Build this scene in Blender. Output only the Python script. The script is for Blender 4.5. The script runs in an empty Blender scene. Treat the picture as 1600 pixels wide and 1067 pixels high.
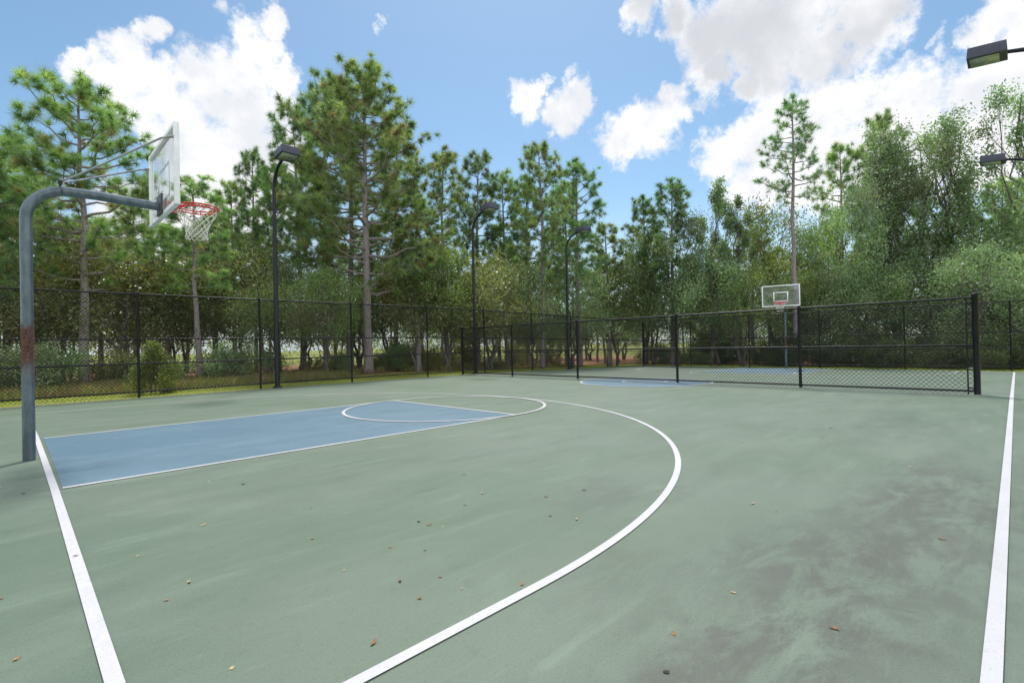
import bpy, bmesh, math, random
import numpy as np
from mathutils import Vector, Matrix

S = bpy.context.scene
R = math.radians

# ------------------------------------------------------------------ camera
cam = bpy.data.cameras.new("camera")
cam.sensor_width = 36.0
cam.lens = 783.86 / 1600 * 36.0
cam.clip_start = 0.05
cam.clip_end = 3000
co = bpy.data.objects.new("camera", cam)
S.collection.objects.link(co)
S.camera = co
_r = Vector((0.70893, -0.70494, -0.02181)).normalized()
_f = Vector((0.70520, 0.70897, 0.00709)).normalized()
_u = _r.cross(_f).normalized()
_r = _f.cross(_u).normalized()
co.matrix_world = Matrix(((_r.x, _u.x, -_f.x, -0.2875), (_r.y, _u.y, -_f.y, -7.6058), (_r.z, _u.z, -_f.z, 1.1411), (0, 0, 0, 1)))

# ------------------------------------------------------------------ exposure
S.view_settings.view_transform = 'Standard'
S.view_settings.look = 'None'
S.view_settings.exposure = 0.22
S.view_settings.gamma = 1.0
S.render.film_transparent = False
S.cycles.max_bounces = 8
S.cycles.transparent_max_bounces = 16

SUN_EL, SUN_ROT = 62.0, 48.0
SUN_E, SUN_ANG = 3.1, 8.0
SKY_SAT, SKY_VAL = 1.0, 1.0
BACK_FILL, CW = 1.5, 0.92
GREEN, GREEN2 = (0.092, 0.138, 0.092), (0.130, 0.165, 0.128)
BLUE, BLUE2 = (0.070, 0.143, 0.196), (0.100, 0.170, 0.222)
LEAF_GAIN = 2.5

PINES = [
(1.5,16.1,11.5,2.30,0.40,"tall bushy pine behind the near hoop, left of the backboard"),
(11.5,13.8,14.8,3.40,0.34,"big broad pine with pale trunk, tallest in the centre of the wood"),
(12.1,16.8,15.8,2.70,0.40,"pale trunked pine just left of the tallest central pine"),
(13.0,21.5,18.3,1.90,0.45,"dark pine top rising behind the left shoulder of the tallest central pine"),
(11.2,20.5,15.3,1.80,0.40,"pine with dark tufts against the white cloud, right of the first lamp head"),
(19.9,10.4,12.7,1.60,0.42,"tall narrow pine with yellow green tufts, between the second and third left lamps"),
(23.2,10.4,12.6,1.82,0.40,"dark green pine rising above the third left lamp head"),
(22.3,13.7,12.1,1.50,0.40,"slim dark pine just left of the tall narrow pine"),
(21.4,14.6,12.5,1.60,0.40,"pine with round top right above the second left lamp head"),
(20.1,15.9,13.8,1.80,0.40,"dark pine crown left of the second lamp head"),
(16.9,14.8,12.7,1.70,0.40,"pine with reaching side tufts, right of the tallest central pine"),
(14.0,13.4,9.1,1.90,0.40,"lower pine filling the right flank of the tallest central pine"),
(30.7,1.1,15.6,2.00,0.62,"lone skinny pine with high sparse crown rising behind the far backboard"),
(5.0,15.4,8.5,1.60,0.35,"small pine straight behind the near rim and net"),
(9.0,21.3,12.4,1.20,0.50,"thin dark pine spire just left of the first lamp"),
(9.5,19.4,11.4,1.50,0.45,"thin pine with few tufts directly behind the first lamp head"),
(8.5,23.2,11.2,1.40,0.50,"low thin pine between the near net and the first lamp"),
(-0.5,20.8,10.5,2.20,0.40,"bushy pine at the left picture edge above the hoop pole"),
(0.7,26.7,10.5,1.80,0.40,"pine behind the left bend of the hoop pole"),
(-1.4,18.9,10.1,2.20,0.40,"pine cut by the left picture edge"),
(4.1,23.3,9.5,1.70,0.45,"pine seen just below the near backboard"),
(4.5,18.7,7.2,1.50,0.35,"short pine seen under the near backboard and net"),
(28.6,7.4,11.8,1.90,0.50,"dark pine with knotty crooked top left of the leafy spires"),
(29.2,9.6,11.4,1.60,0.50,"dark pine lower left of the knotty topped pine"),
(26.3,10.4,9.4,1.68,0.40,"short pine right of the third left lamp"),
(41.7,-1.4,17.5,1.60,0.50,"pine tip showing over the tall grey leaved trees"),
(40.9,0.8,15.8,1.70,0.50,"pine tip left of the tall grey leaved trees"),
(48.6,-6.9,12.8,2.20,0.30,"bright green pine below the far right lamp head"),
(34.3,4.5,9.4,1.80,0.30,"pine half hidden left of the lone skinny pine"),
(17.6,21.2,16.5,2.00,0.50,"pine behind the right side of the tallest central pine"),
(26.3,13.9,13.0,1.60,0.50,"slim pine behind the third left lamp"),
(2.7,23.3,8.0,1.60,0.40,"short pine behind the arm of the near hoop"),
(6.6,19.4,7.9,1.50,0.30,"low pine left of the first lamp pole"),
(46.1,-8.6,12.1,2.20,0.30,"bright pine at the right picture edge under the lamp"),
(46.3,-3.1,13.4,1.60,0.50,"pine lost inside the tall grey leaved trees"),
]
OAKS = [
(38.4,-2.3,15.4,2.90,0.22,'g',"tall grey leaved tree with upright plumes, left of the pair on the right"),
(40.6,-4.5,16.1,3.00,0.22,'g',"tall grey leaved tree with upright plumes, nearest the right lamp heads"),
(29.7,4.9,11.8,1.30,0.35,'g',"leafy dark spire, taller of the two spires in the middle"),
(30.6,4.0,10.9,1.10,0.35,'g',"leafy dark spire, shorter of the two spires in the middle"),
(34.2,3.2,10.6,2.90,0.20,'o',"round olive tree left of the lone skinny pine"),
(28.6,6.8,9.6,2.45,0.20,'g',"grey green tree at the foot of the two spires"),
(28.7,9.3,9.0,2.05,0.20,'o',"olive tree under the dark knotty pine"),
(35.4,-0.7,11.3,2.20,0.20,'g',"grey green tree right of the lone skinny pine"),
(37.3,-6.9,7.0,2.60,0.15,'g',"grey leaved tree below the far right lamp head"),
(38.9,-8.5,16.8,2.70,0.25,'g',"tall leafy tree cut by the right picture edge"),
(35.0,1.0,9.0,2.20,0.20,'o',"olive tree right behind the trunk of the lone skinny pine"),
(28.6,5.2,7.2,2.32,0.20,'g',"leafy tree left of the far backboard"),
(1.0,18.6,6.0,2.48,0.15,'b',"scrub oak with coppery glossy leaves just right of the hoop pole"),
(2.6,17.8,5.8,2.60,0.15,'b',"scrub oak with coppery glossy leaves under the hoop arm"),
(-0.3,20.7,5.3,2.36,0.15,'o',"olive scrub oak at the left picture edge"),
(4.4,19.4,5.5,2.24,0.15,'b',"coppery oak below the near backboard"),
(7.3,18.2,6.4,2.36,0.20,'b',"ochre leaved oak left of the first lamp pole"),
(9.2,16.3,5.7,2.12,0.20,'g',"grey green scrub oak just right of the first lamp pole"),
(7.4,14.7,4.3,1.77,0.15,'o',"low olive oak touching the first lamp pole on its left"),
(5.8,18.0,5.1,1.77,0.20,'o',"olive oak under the near net"),
(9.4,13.8,4.9,1.80,0.20,'o',"olive oak left of the pale central trunk"),
(14.1,16.2,6.1,2.20,0.20,'o',"dark olive oak right of the pale central trunk"),
(13.9,13.5,6.7,2.00,0.20,'b',"brown leaved oak below the central pine's right flank"),
(15.7,13.2,6.8,2.40,0.20,'o',"dark oak left of the second lamp pole"),
(17.3,11.6,6.1,2.20,0.20,'b',"brown leaved oak right of the second lamp pole"),
(19.5,10.8,5.9,1.70,0.15,'g',"grey green oak midway between second and third lamp poles"),
(22.4,10.3,6.1,2.43,0.12,'g',"pale grey green oak around the third lamp pole"),
(27.0,10.3,6.9,2.28,0.15,'o',"olive oak right of the third lamp pole"),
(28.8,8.9,5.8,2.30,0.12,'g',"grey green oak above the middle divider posts"),
(29.6,3.6,6.0,2.40,0.12,'o',"olive oak just left of the far backboard"),
(33.9,2.1,5.9,2.20,0.12,'o',"olive oak directly behind the far backboard"),
(33.3,-0.1,5.9,1.90,0.12,'g',"grey green oak right of the far backboard"),
(35.1,-1.9,5.8,2.20,0.12,'g',"dusty green oak above the right divider bay"),
(36.9,-3.7,6.5,2.40,0.12,'g',"grey oak left of the thick divider end post"),
(37.4,-5.6,5.6,2.20,0.12,'g',"grey oak above the thick divider end post"),
(36.7,-7.7,4.5,2.20,0.10,'g',"grey green oak at the right edge behind the back fence"),
(12.9,17.4,4.6,2.00,0.15,'o',"low oak behind the pale central trunk"),
(18.6,14.6,4.9,2.00,0.15,'o',"low oak behind the second lamp pole"),
]
CLOUDS = [(0.053,0.912,0.407,0.017,'A'),(0.086,0.907,0.411,0.024,'A'),(0.114,0.897,0.427,0.031,'A'),(0.143,0.875,0.462,0.021,'A'),(0.126,0.907,0.401,0.040,'A'),(0.172,0.900,0.400,0.037,'A'),(0.224,0.880,0.420,0.046,'A'),(0.263,0.856,0.445,0.047,'A'),(0.281,0.828,0.486,0.037,'A'),(0.294,0.807,0.512,0.022,'A'),(0.314,0.834,0.453,0.025,'A'),(0.203,0.906,0.372,0.058,'A'),(0.266,0.884,0.384,0.069,'A'),(0.313,0.863,0.397,0.045,'A'),(0.249,0.914,0.320,0.059,'A'),(0.184,0.923,0.337,0.041,'A'),(0.321,0.887,0.331,0.063,'A'),(0.217,0.936,0.277,0.054,'A'),(0.290,0.921,0.261,0.084,'A'),(0.151,0.917,0.370,0.033,'A'),(0.229,0.952,0.203,0.091,'A'),(0.128,0.967,0.221,0.054,'A'),(0.225,0.825,0.518,0.012,'W'),(0.245,0.830,0.501,0.008,'W'),(0.426,0.735,0.528,0.009,'W'),(0.429,0.724,0.540,0.008,'W'),(0.700,0.541,0.466,0.011,'W'),(0.838,0.369,0.401,0.014,'W'),(0.919,0.052,0.390,0.011,'W'),(0.911,0.059,0.408,0.006,'W'),(0.662,0.607,0.439,0.029,'B'),(0.670,0.586,0.455,0.017,'B'),(0.648,0.628,0.431,0.015,'B'),(0.718,0.554,0.422,0.031,'B'),(0.705,0.578,0.410,0.018,'B'),(0.731,0.533,0.426,0.015,'B'),(0.804,0.457,0.381,0.046,'B'),(0.811,0.417,0.410,0.027,'B'),(0.790,0.488,0.371,0.038,'B'),(0.786,0.510,0.349,0.020,'B'),(0.829,0.404,0.387,0.019,'B'),(0.781,0.475,0.406,0.017,'B'),(0.796,0.426,0.430,0.015,'B'),(0.764,0.372,0.527,0.032,'E'),(0.720,0.421,0.551,0.030,'E'),(0.804,0.338,0.489,0.055,'E'),(0.832,0.279,0.479,0.082,'E'),(0.853,0.213,0.477,0.081,'E'),(0.874,0.152,0.462,0.059,'E'),(0.876,0.119,0.467,0.033,'E'),(0.829,0.340,0.444,0.033,'E'),(0.856,0.304,0.419,0.029,'E'),(0.861,0.266,0.434,0.048,'E'),(0.882,0.196,0.428,0.042,'E'),(0.879,0.358,0.315,0.042,'F'),(0.894,0.300,0.333,0.052,'F'),(0.878,0.330,0.346,0.026,'F'),(0.899,0.256,0.355,0.050,'F'),(0.910,0.204,0.361,0.045,'F'),(0.911,0.169,0.377,0.030,'F'),(0.932,0.118,0.343,0.052,'F'),(0.937,0.082,0.341,0.042,'F'),(0.941,0.048,0.334,0.044,'F'),(0.943,0.009,0.334,0.045,'F'),(0.961,-0.014,0.275,0.064,'F'),(0.959,0.064,0.277,0.072,'F'),(0.950,0.138,0.281,0.069,'F'),(0.934,0.220,0.280,0.076,'F'),(0.911,0.312,0.271,0.049,'F'),(0.916,0.007,0.402,0.028,'F'),(0.911,-0.014,0.412,0.034,'F'),(0.920,0.020,0.392,0.016,'F'),(0.935,-0.027,0.354,0.048,'F'),(0.920,-0.044,0.389,0.059,'F'),(0.972,0.012,0.233,0.045,'F'),]
LEAVES = [(0.59,-3.81),(1.23,-5.06),(1.34,-5.24),(0.91,-5.14),(1.04,-5.46),(1.20,-5.57),(1.20,-5.74),(1.01,-5.67),(1.59,-4.93),(1.63,-5.02),(1.58,-4.83),(0.20,-4.82),(0.32,-4.69),(-0.05,-3.84),(-0.29,-4.93),(0.26,-5.59),(0.69,-5.83),(0.32,-2.04),(0.92,-2.58),(-0.34,-4.21),(2.53,-5.10),(2.60,-7.09),(1.53,-6.64),(1.42,-5.92),(3.35,-6.29),(3.29,-6.46),(6.27,-6.01),(6.50,-5.15),(2.85,-5.21),(2.23,-5.40),(2.01,-6.68),(1.30,-6.73),(3.39,-7.29),(0.20,-4.10),(1.22,-4.01),(0.98,-4.59),(2.27,-4.67),(2.00,-4.79),(-0.24,-1.79),(-0.38,-1.35)]

# ------------------------------------------------------------------ sky
W = bpy.data.worlds.new("World")
S.world = W
W.use_nodes = True
nt = W.node_tree
nt.nodes.clear()


def N(tree, kind, **kw):
    n = tree.nodes.new(kind)
    for k, v in kw.items():
        setattr(n, k, v)
    return n


def MATH(tree, op, a, b=None, clamp=False):
    n = N(tree, 'ShaderNodeMath', operation=op, use_clamp=clamp)
    for i, v in enumerate((a, b)):
        if v is None:
            continue
        if isinstance(v, (int, float)):
            n.inputs[i].default_value = v
        else:
            tree.links.new(v, n.inputs[i])
    return n.outputs[0]


def RANGE(tree, v, a, b, c=0.0, d=1.0, smooth=True):
    n = N(tree, 'ShaderNodeMapRange', interpolation_type='SMOOTHSTEP' if smooth else 'LINEAR')
    tree.links.new(v, n.inputs[0])
    for i, x in enumerate((a, b, c, d)):
        n.inputs[1 + i].default_value = x
    return n.outputs[0]


def MIX(tree, f, a, b, blend='MIX'):
    n = N(tree, 'ShaderNodeMix', data_type='RGBA', blend_type=blend)
    for i, v in ((0, f), (6, a), (7, b)):
        if isinstance(v, (int, float)):
            n.inputs[i].default_value = v
        elif isinstance(v, (tuple, list)):
            n.inputs[i].default_value = (v[0], v[1], v[2], 1)
        else:
            tree.links.new(v, n.inputs[i])
    return n.outputs[2]


def NOISE(tree, vec, scale, detail=4, rough=0.55, dist=0.0, out=0):
    n = N(tree, 'ShaderNodeTexNoise')
    if vec is not None:
        tree.links.new(vec, n.inputs['Vector'])
    n.inputs['Scale'].default_value = scale
    n.inputs['Detail'].default_value = detail
    n.inputs['Roughness'].default_value = rough
    n.inputs['Distortion'].default_value = dist
    return n.outputs[out]


skyt = N(nt, 'ShaderNodeTexSky', sky_type='NISHITA', sun_disc=False)
skyt.sun_elevation = R(SUN_EL)
skyt.sun_rotation = R(SUN_ROT)
skyt.air_density = 1.0
skyt.dust_density = 0.6
skyt.ozone_density = 1.5
tc = N(nt, 'ShaderNodeTexCoord').outputs['Generated']
# billowing outline: wobble the direction before measuring distance to each cloud lobe
n1 = NOISE(nt, tc, 8.0, 10, 0.68, 0, 1)
wob = N(nt, 'ShaderNodeVectorMath', operation='SUBTRACT')
nt.links.new(n1, wob.inputs[0])
wob.inputs[1].default_value = (0.5, 0.5, 0.5)
wsc = N(nt, 'ShaderNodeVectorMath', operation='SCALE')
nt.links.new(wob.outputs[0], wsc.inputs[0])
wsc.inputs['Scale'].default_value = 0.13
wad = N(nt, 'ShaderNodeVectorMath', operation='ADD')
nt.links.new(tc, wad.inputs[0])
nt.links.new(wsc.outputs[0], wad.inputs[1])
wn = N(nt, 'ShaderNodeVectorMath', operation='NORMALIZE')
nt.links.new(wad.outputs[0], wn.inputs[0])


def field(kinds):
    acc = None
    for (x, y, z, rr, k) in CLOUDS:
        if k not in kinds:
            continue
        rr = max(rr * (1.3 if k != 'B' else 1.5), 0.012)
        l = math.sqrt(x * x + y * y + z * z)
        d = N(nt, 'ShaderNodeVectorMath', operation='DOT_PRODUCT')
        nt.links.new(wn.outputs[0], d.inputs[0])
        d.inputs[1].default_value = (x / l, y / l, z / l)
        n = N(nt, 'ShaderNodeMath', operation='MULTIPLY_ADD')
        nt.links.new(d.outputs['Value'], n.inputs[0])
        n.inputs[1].default_value = 2 / rr ** 2
        n.inputs[2].default_value = 1 - 2 / rr ** 2
        acc = n.outputs[0] if acc is None else MATH(nt, 'MAXIMUM', acc, n.outputs[0])
    return acc


fE = field('E')
fall = MATH(nt, 'MAXIMUM', MATH(nt, 'MAXIMUM', field('AB'), field('F')), fE)
fine = NOISE(nt, tc, 26.0, 7, 0.62)
f2 = MATH(nt, 'ADD', fall, MATH(nt, 'MULTIPLY', MATH(nt, 'SUBTRACT', fine, 0.5), 2.3))
mask = RANGE(nt, f2, -0.05, 0.8)
# thin wisps
fw_ = MATH(nt, 'ADD', MATH(nt, 'MAXIMUM', field('W'), -1.2), MATH(nt, 'MULTIPLY', MATH(nt, 'SUBTRACT', NOISE(nt, tc, 40.0, 6, 0.7), 0.5), 3.0))
wisp = RANGE(nt, fw_, 0.0, 1.4, 0, 0.75)
# unseen clouds over the rest of the sky, added as bright front fill
oth = NOISE(nt, tc, 3.2, 7, 0.6)
dotc = N(nt, 'ShaderNodeVectorMath', operation='DOT_PRODUCT')
nt.links.new(tc, dotc.inputs[0])
dotc.inputs[1].default_value = (0.66, 0.66, 0.36)
away = RANGE(nt, dotc.outputs['Value'], 0.35, 0.6, 1, 0)
omask = MATH(nt, 'MULTIPLY', RANGE(nt, oth, 0.42, 0.55), away)
m_all = MATH(nt, 'MAXIMUM', MATH(nt, 'MAXIMUM', mask, wisp), omask)
sep = N(nt, 'ShaderNodeSeparateXYZ')
nt.links.new(tc, sep.inputs[0])
# cloud body: bright rims, greyer where the cloud is thick
soft = NOISE(nt, tc, 7.0, 5, 0.55)
thick = MATH(nt, 'MULTIPLY', RANGE(nt, fE, 0.25, 0.95), RANGE(nt, soft, 0.25, 0.6))
shade = RANGE(nt, NOISE(nt, tc, 12.0, 6, 0.6), 0.38, 0.66, 0, 0.75)
K = 1 / 0.12
cc = MIX(nt, shade, (CW * K, CW * K, CW * 1.02 * K), (CW * .74 * K, CW * .77 * K, CW * .82 * K))
cc = MIX(nt, MATH(nt, 'MULTIPLY', thick, 0.9), cc, (CW * .62 * K, CW * .645 * K, CW * .69 * K))
hs = N(nt, 'ShaderNodeHueSaturation')
hs.inputs['Saturation'].default_value = SKY_SAT
hs.inputs['Value'].default_value = SKY_VAL
nt.links.new(skyt.outputs[0], hs.inputs['Color'])
tint = MIX(nt, 1.0, hs.outputs['Color'], (0.91, 1.06, 1.04), 'MULTIPLY')
# pale band of far haze at the horizon
hz = RANGE(nt, sep.outputs['Z'], 0.0, 0.30, 0.8, 0.0)
base = MIX(nt, hz, tint, (CW * .72 * K, CW * .82 * K, CW * .92 * K))
cc = MIX(nt, away, cc, (BACK_FILL * K, BACK_FILL * K, BACK_FILL * 1.02 * K))
out = MIX(nt, m_all, base, cc)
bg = N(nt, 'ShaderNodeBackground')
bg.inputs['Strength'].default_value = 0.12
nt.links.new(out, bg.inputs['Color'])
wo = N(nt, 'ShaderNodeOutputWorld')
nt.links.new(bg.outputs[0], wo.inputs[0])
W.cycles.sampling_method = 'MANUAL'
W.cycles.sample_map_resolution = 512

# ------------------------------------------------------------------ sun
sl = bpy.data.lights.new("sun", 'SUN')
sl.energy = SUN_E
sl.angle = R(SUN_ANG)
sl.color = (1.0, 0.95, 0.87)
so = bpy.data.objects.new("sun", sl)
S.collection.objects.link(so)
sd = Vector((math.sin(R(SUN_ROT)) * math.cos(R(SUN_EL)), math.cos(R(SUN_ROT)) * math.cos(R(SUN_EL)), math.sin(R(SUN_EL))))
so.rotation_euler = sd.to_track_quat('Z', 'Y').to_euler()
so.location = sd * 50

# ------------------------------------------------------------------ materials
def newmat(name):
    m = bpy.data.materials.new(name)
    m.use_nodes = True
    t = m.node_tree
    t.nodes.clear()
    o = t.nodes.new('ShaderNodeOutputMaterial')
    return m, t, o


def principled(t, o, **kw):
    b = t.nodes.new('ShaderNodeBsdfPrincipled')
    for k, v in kw.items():
        s = b.inputs[k]
        if hasattr(v, 'links') or hasattr(v, 'is_linked'):
            t.links.new(v, s)
        else:
            s.default_value = (*v, 1) if isinstance(v, tuple) and len(v) == 3 else v
    if o:
        t.links.new(b.outputs[0], o.inputs[0])
    return b


def BUMP(t, h, strength=0.3, dist=0.01):
    b = t.nodes.new('ShaderNodeBump')
    b.inputs['Strength'].default_value = strength
    b.inputs['Distance'].default_value = dist
    t.links.new(h, b.inputs['Height'])
    return b.outputs[0]


def POS(t):
    return t.nodes.new('ShaderNodeNewGeometry').outputs['Position']


def MAPV(t, v, scale=(1, 1, 1), rot=(0, 0, 0), loc=(0, 0, 0)):
    n = t.nodes.new('ShaderNodeMapping')
    t.links.new(v, n.inputs[0])
    n.inputs['Scale'].default_value = scale
    n.inputs['Rotation'].default_value = rot
    n.inputs['Location'].default_value = loc
    return n.outputs[0]


def court_mat(name, col, col2, line=False):
    m, t, o = newmat(name)
    p = POS(t)
    big = NOISE(t, p, 0.35, 6, 0.6)
    st = MAPV(t, p, (1, 3.2, 1), (0, 0, 0.75))
    mid = NOISE(t, st, 0.9, 8, 0.68, 0.5)
    stre = NOISE(t, MAPV(t, p, (.6, 5.5, 1), (0, 0, 0.95)), 1.7, 8, 0.72, 0.8)
    fin = NOISE(t, p, 9.0, 8, 0.75)
    gr = NOISE(t, p, 105.0, 4, 0.8)
    c = MIX(t, RANGE(t, big, 0.3, 0.7), col, col2)
    L1 = 1.0 if not line else .3
    # chalky pale wipes, darker scuffs, grit
    c = MIX(t, RANGE(t, mid, 0.48, 0.74, 0, 0.45 * L1), c, tuple(min(1, x * 1.25 + 0.06) for x in col))
    c = MIX(t, RANGE(t, mid, 0.46, 0.25, 0, 0.42 * L1), c, tuple(x * 0.75 for x in col))
    c = MIX(t, RANGE(t, stre, 0.54, 0.76, 0, 0.5 * L1), c, tuple(min(1, x * 1.3 + 0.07) for x in col))
    c = MIX(t, RANGE(t, fin, 0.48, 0.3, 0, 0.30 * L1), c, tuple(x * 0.72 for x in col))
    c = MIX(t, RANGE(t, NOISE(t, p, 34.0, 5, .8), 0.5, 0.7, 0, 0.3 * L1), c, tuple(x * 0.78 for x in col))
    c = MIX(t, RANGE(t, gr, 0.46, 0.68, 0, 0.5 * L1), c, tuple(min(1, x * 1.55) for x in col))
    c = MIX(t, RANGE(t, gr, 0.46, 0.28, 0, 0.6 * L1), c, tuple(x * 0.45 for x in col))
    if line:   # paint worn through to the green in specks and dull in places
        wear = MATH(t, 'MULTIPLY', RANGE(t, NOISE(t, p, 55, 6, .7), .57, .66), RANGE(t, NOISE(t, p, 1.6, 4, .6), .45, .65, .1, .9))
        c = MIX(t, wear, c, (0.22, 0.27, 0.23))
        c = MIX(t, RANGE(t, fin, .5, .7, 0, .35), c, (0.38, 0.39, 0.38))
    # dirt film left by puddles along the right side line, and painted shade
    for (x, y, rx, ry, rot, k) in STAINS_SHADE:
        wv = t.nodes.new('ShaderNodeVectorMath'); wv.operation = 'SUBTRACT'
        t.links.new(NOISE(t, p, 1.3, 6, 0.7, 0, 1), wv.inputs[0]); wv.inputs[1].default_value = (.5, .5, .5)
        ws = t.nodes.new('ShaderNodeVectorMath'); ws.operation = 'SCALE'
        t.links.new(wv.outputs[0], ws.inputs[0]); ws.inputs['Scale'].default_value = 1.5
        wa = t.nodes.new('ShaderNodeVectorMath'); wa.operation = 'ADD'
        t.links.new(p, wa.inputs[0]); t.links.new(ws.outputs[0], wa.inputs[1])
        s = t.nodes.new('ShaderNodeVectorMath'); s.operation = 'SUBTRACT'
        t.links.new(wa.outputs[0], s.inputs[0]); s.inputs[1].default_value = (x, y, 0)
        v = MAPV(t, s.outputs[0], (1, 1, 0), (0, 0, -rot))
        v = MAPV(t, v, (1 / rx, 1 / ry, 0))
        l = t.nodes.new('ShaderNodeVectorMath'); l.operation = 'LENGTH'
        t.links.new(v, l.inputs[0])
        f = RANGE(t, l.outputs['Value'], 1.05, 0.0, 0, 1)
        f = MATH(t, 'MULTIPLY', f, MATH(t, 'MULTIPLY', RANGE(t, NOISE(t, MAPV(t, p, (1, 2.4, 1), (0, 0, .85)), 2.0, 10, 0.74, 0.5), 0.38, 0.58, 0.08, 1), RANGE(t, gr, .3, .7, 1.1, .7)))
        f = MATH(t, 'MULTIPLY', f, k * (0.12 if line else 1))
        c = MIX(t, f, c, (0.072, 0.080, 0.066))
    rg = RANGE(t, mid, 0.3, 0.7, 0.52, 0.7)
    hgt = MATH(t, 'ADD', gr, MATH(t, 'MULTIPLY', fin, 0.5))
    principled(t, o, **{'Base Color': c, 'Roughness': rg, 'Normal': BUMP(t, hgt, 0.35, 0.004), 'Specular IOR Level': 0.5})
    return m


STAINS_SHADE = [(2.7, -6.95, 1.7, .8, .1, .95), (4.3, -7.2, 2.4, .65, .05, .9), (1.7, -6.95, 1.3, .65, .3, .95), (2.9, -5.5, 1.1, .5, -.2, .5),
          (5.5, -8.1, 2.2, .7, 0, .85), (1.9, -6.1, .9, .45, .3, .4), (9.5, -7.9, 3, .6, 0, .4), (24.5, -6.9, 2.5, 1.6, 0, .3), (-.7, -1.7, 1.2, .9, .8, .6), (8.0, -6.4, 2.2, .6, .1, .35)]  # far corner entry paints the trees' shade, entry beside the near pole its shadow


def simple(name, col, rough=0.5, metal=0.0, spec=0.5, var=0.15, scale=8.0, coat=0.0, bump=0.0):
    m, t, o = newmat(name)
    p = t.nodes.new('ShaderNodeTexCoord').outputs['Object']
    n = NOISE(t, p, scale, 5, 0.6)
    c = MIX(t, RANGE(t, n, 0.3, 0.7), tuple(x * (1 - var) for x in col), tuple(min(1, x * (1 + var)) for x in col))
    kw = {'Base Color': c, 'Roughness': RANGE(t, n, 0.3, 0.7, max(0.05, rough - 0.08), rough + 0.08), 'Metallic': metal, 'Specular IOR Level': spec, 'Coat Weight': coat}
    if bump:
        kw['Normal'] = BUMP(t, NOISE(t, p, scale * 6, 4, 0.6), bump, 0.005)
    principled(t, o, **kw)
    return m


M = {}
M['green'] = court_mat('court_green_paint', GREEN, GREEN2)
M['blue'] = court_mat('court_blue_paint', BLUE, BLUE2)
M['white'] = court_mat('court_white_paint', (0.54, 0.53, 0.55), (0.48, 0.48, 0.50), True)
M['concrete'] = simple('bare_concrete', (0.42, 0.41, 0.39), 0.8, bump=0.4)
M['black'] = simple('black_vinyl', (0.006, 0.007, 0.009), 0.42, spec=0.35, var=0.3)
M['wire'] = simple('black_wire', (0.006, 0.007, 0.008), 0.5, spec=.3)
M['lampblack'] = simple('dark_bronze_paint', (0.008, 0.011, 0.017), 0.42, spec=0.4)
M['lamphead'] = simple('grey_blue_paint', (0.05, 0.055, 0.085), 0.45)
M['alu'] = simple('painted_aluminium', (0.86, 0.88, 0.90), 0.4, var=0.08)
M['zinc'] = simple('zinc_brace', (0.34, 0.36, 0.38), 0.35, metal=0.7)
M['dark'] = simple('dark_steel', (0.05, 0.055, 0.06), 0.5)
M['red'] = simple('red_rim_paint', (0.62, 0.03, 0.035), 0.4, var=0.12, scale=30)
M['net'] = simple('white_cord', (0.70, 0.69, 0.62), 0.9)
M['lens'] = simple('lamp_lens', (0.30, 0.36, 0.30), 0.25, spec=0.8)
M['deadleaf'] = simple('dry_leaf', (0.30, 0.16, 0.07), 0.7, var=0.4, scale=30)
M['deadleaf2'] = simple('tan_leaf', (0.52, 0.40, 0.22), 0.7, var=0.3, scale=30)
M['twig'] = simple('dark_twig', (0.035, 0.03, 0.022), 0.8)

m, t, o = newmat('galvanised_pole')
p = t.nodes.new('ShaderNodeTexCoord').outputs['Object']
n = NOISE(t, MAPV(t, p, (1, 1, .35)), 14, 6, 0.65)
c = MIX(t, RANGE(t, n, 0.3, 0.7), (0.075, 0.105, 0.125), (0.15, 0.19, 0.215))
sx = t.nodes.new('ShaderNodeSeparateXYZ'); t.links.new(p, sx.inputs[0])
zz = MATH(t, 'ADD', sx.outputs['Z'], MATH(t, 'MULTIPLY', MATH(t, 'SUBTRACT', NOISE(t, MAPV(t, p, (2.5, 2.5, .6)), 5, 6, .7), .5), 0.65))
rust = MATH(t, 'MULTIPLY', RANGE(t, zz, 0.80, 1.15), RANGE(t, zz, 1.54, 1.40))
rust = MATH(t, 'MULTIPLY', rust, RANGE(t, NOISE(t, MAPV(t, p, (1, 1, .25)), 12, 6, .7), .25, .5, .45, 1))
rc = MIX(t, RANGE(t, NOISE(t, p, 40, 6, .7), .35, .65), (0.03, 0.016, 0.012), (0.15, 0.065, 0.04))
c = MIX(t, rust, c, rc)
low = RANGE(t, zz, 0.5, -0.05, 0, 0.6)
c = MIX(t, low, c, (0.05, 0.065, 0.075))
principled(t, o, **{'Base Color': c, 'Metallic': MATH(t, 'SUBTRACT', 0.35, MATH(t, 'MULTIPLY', rust, 0.35)), 'Roughness': MATH(t, 'ADD', 0.36, MATH(t, 'MULTIPLY', rust, 0.45)), 'Normal': BUMP(t, NOISE(t, p, 60, 4, .6), .15, .003)})
M['pole'] = m

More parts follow.
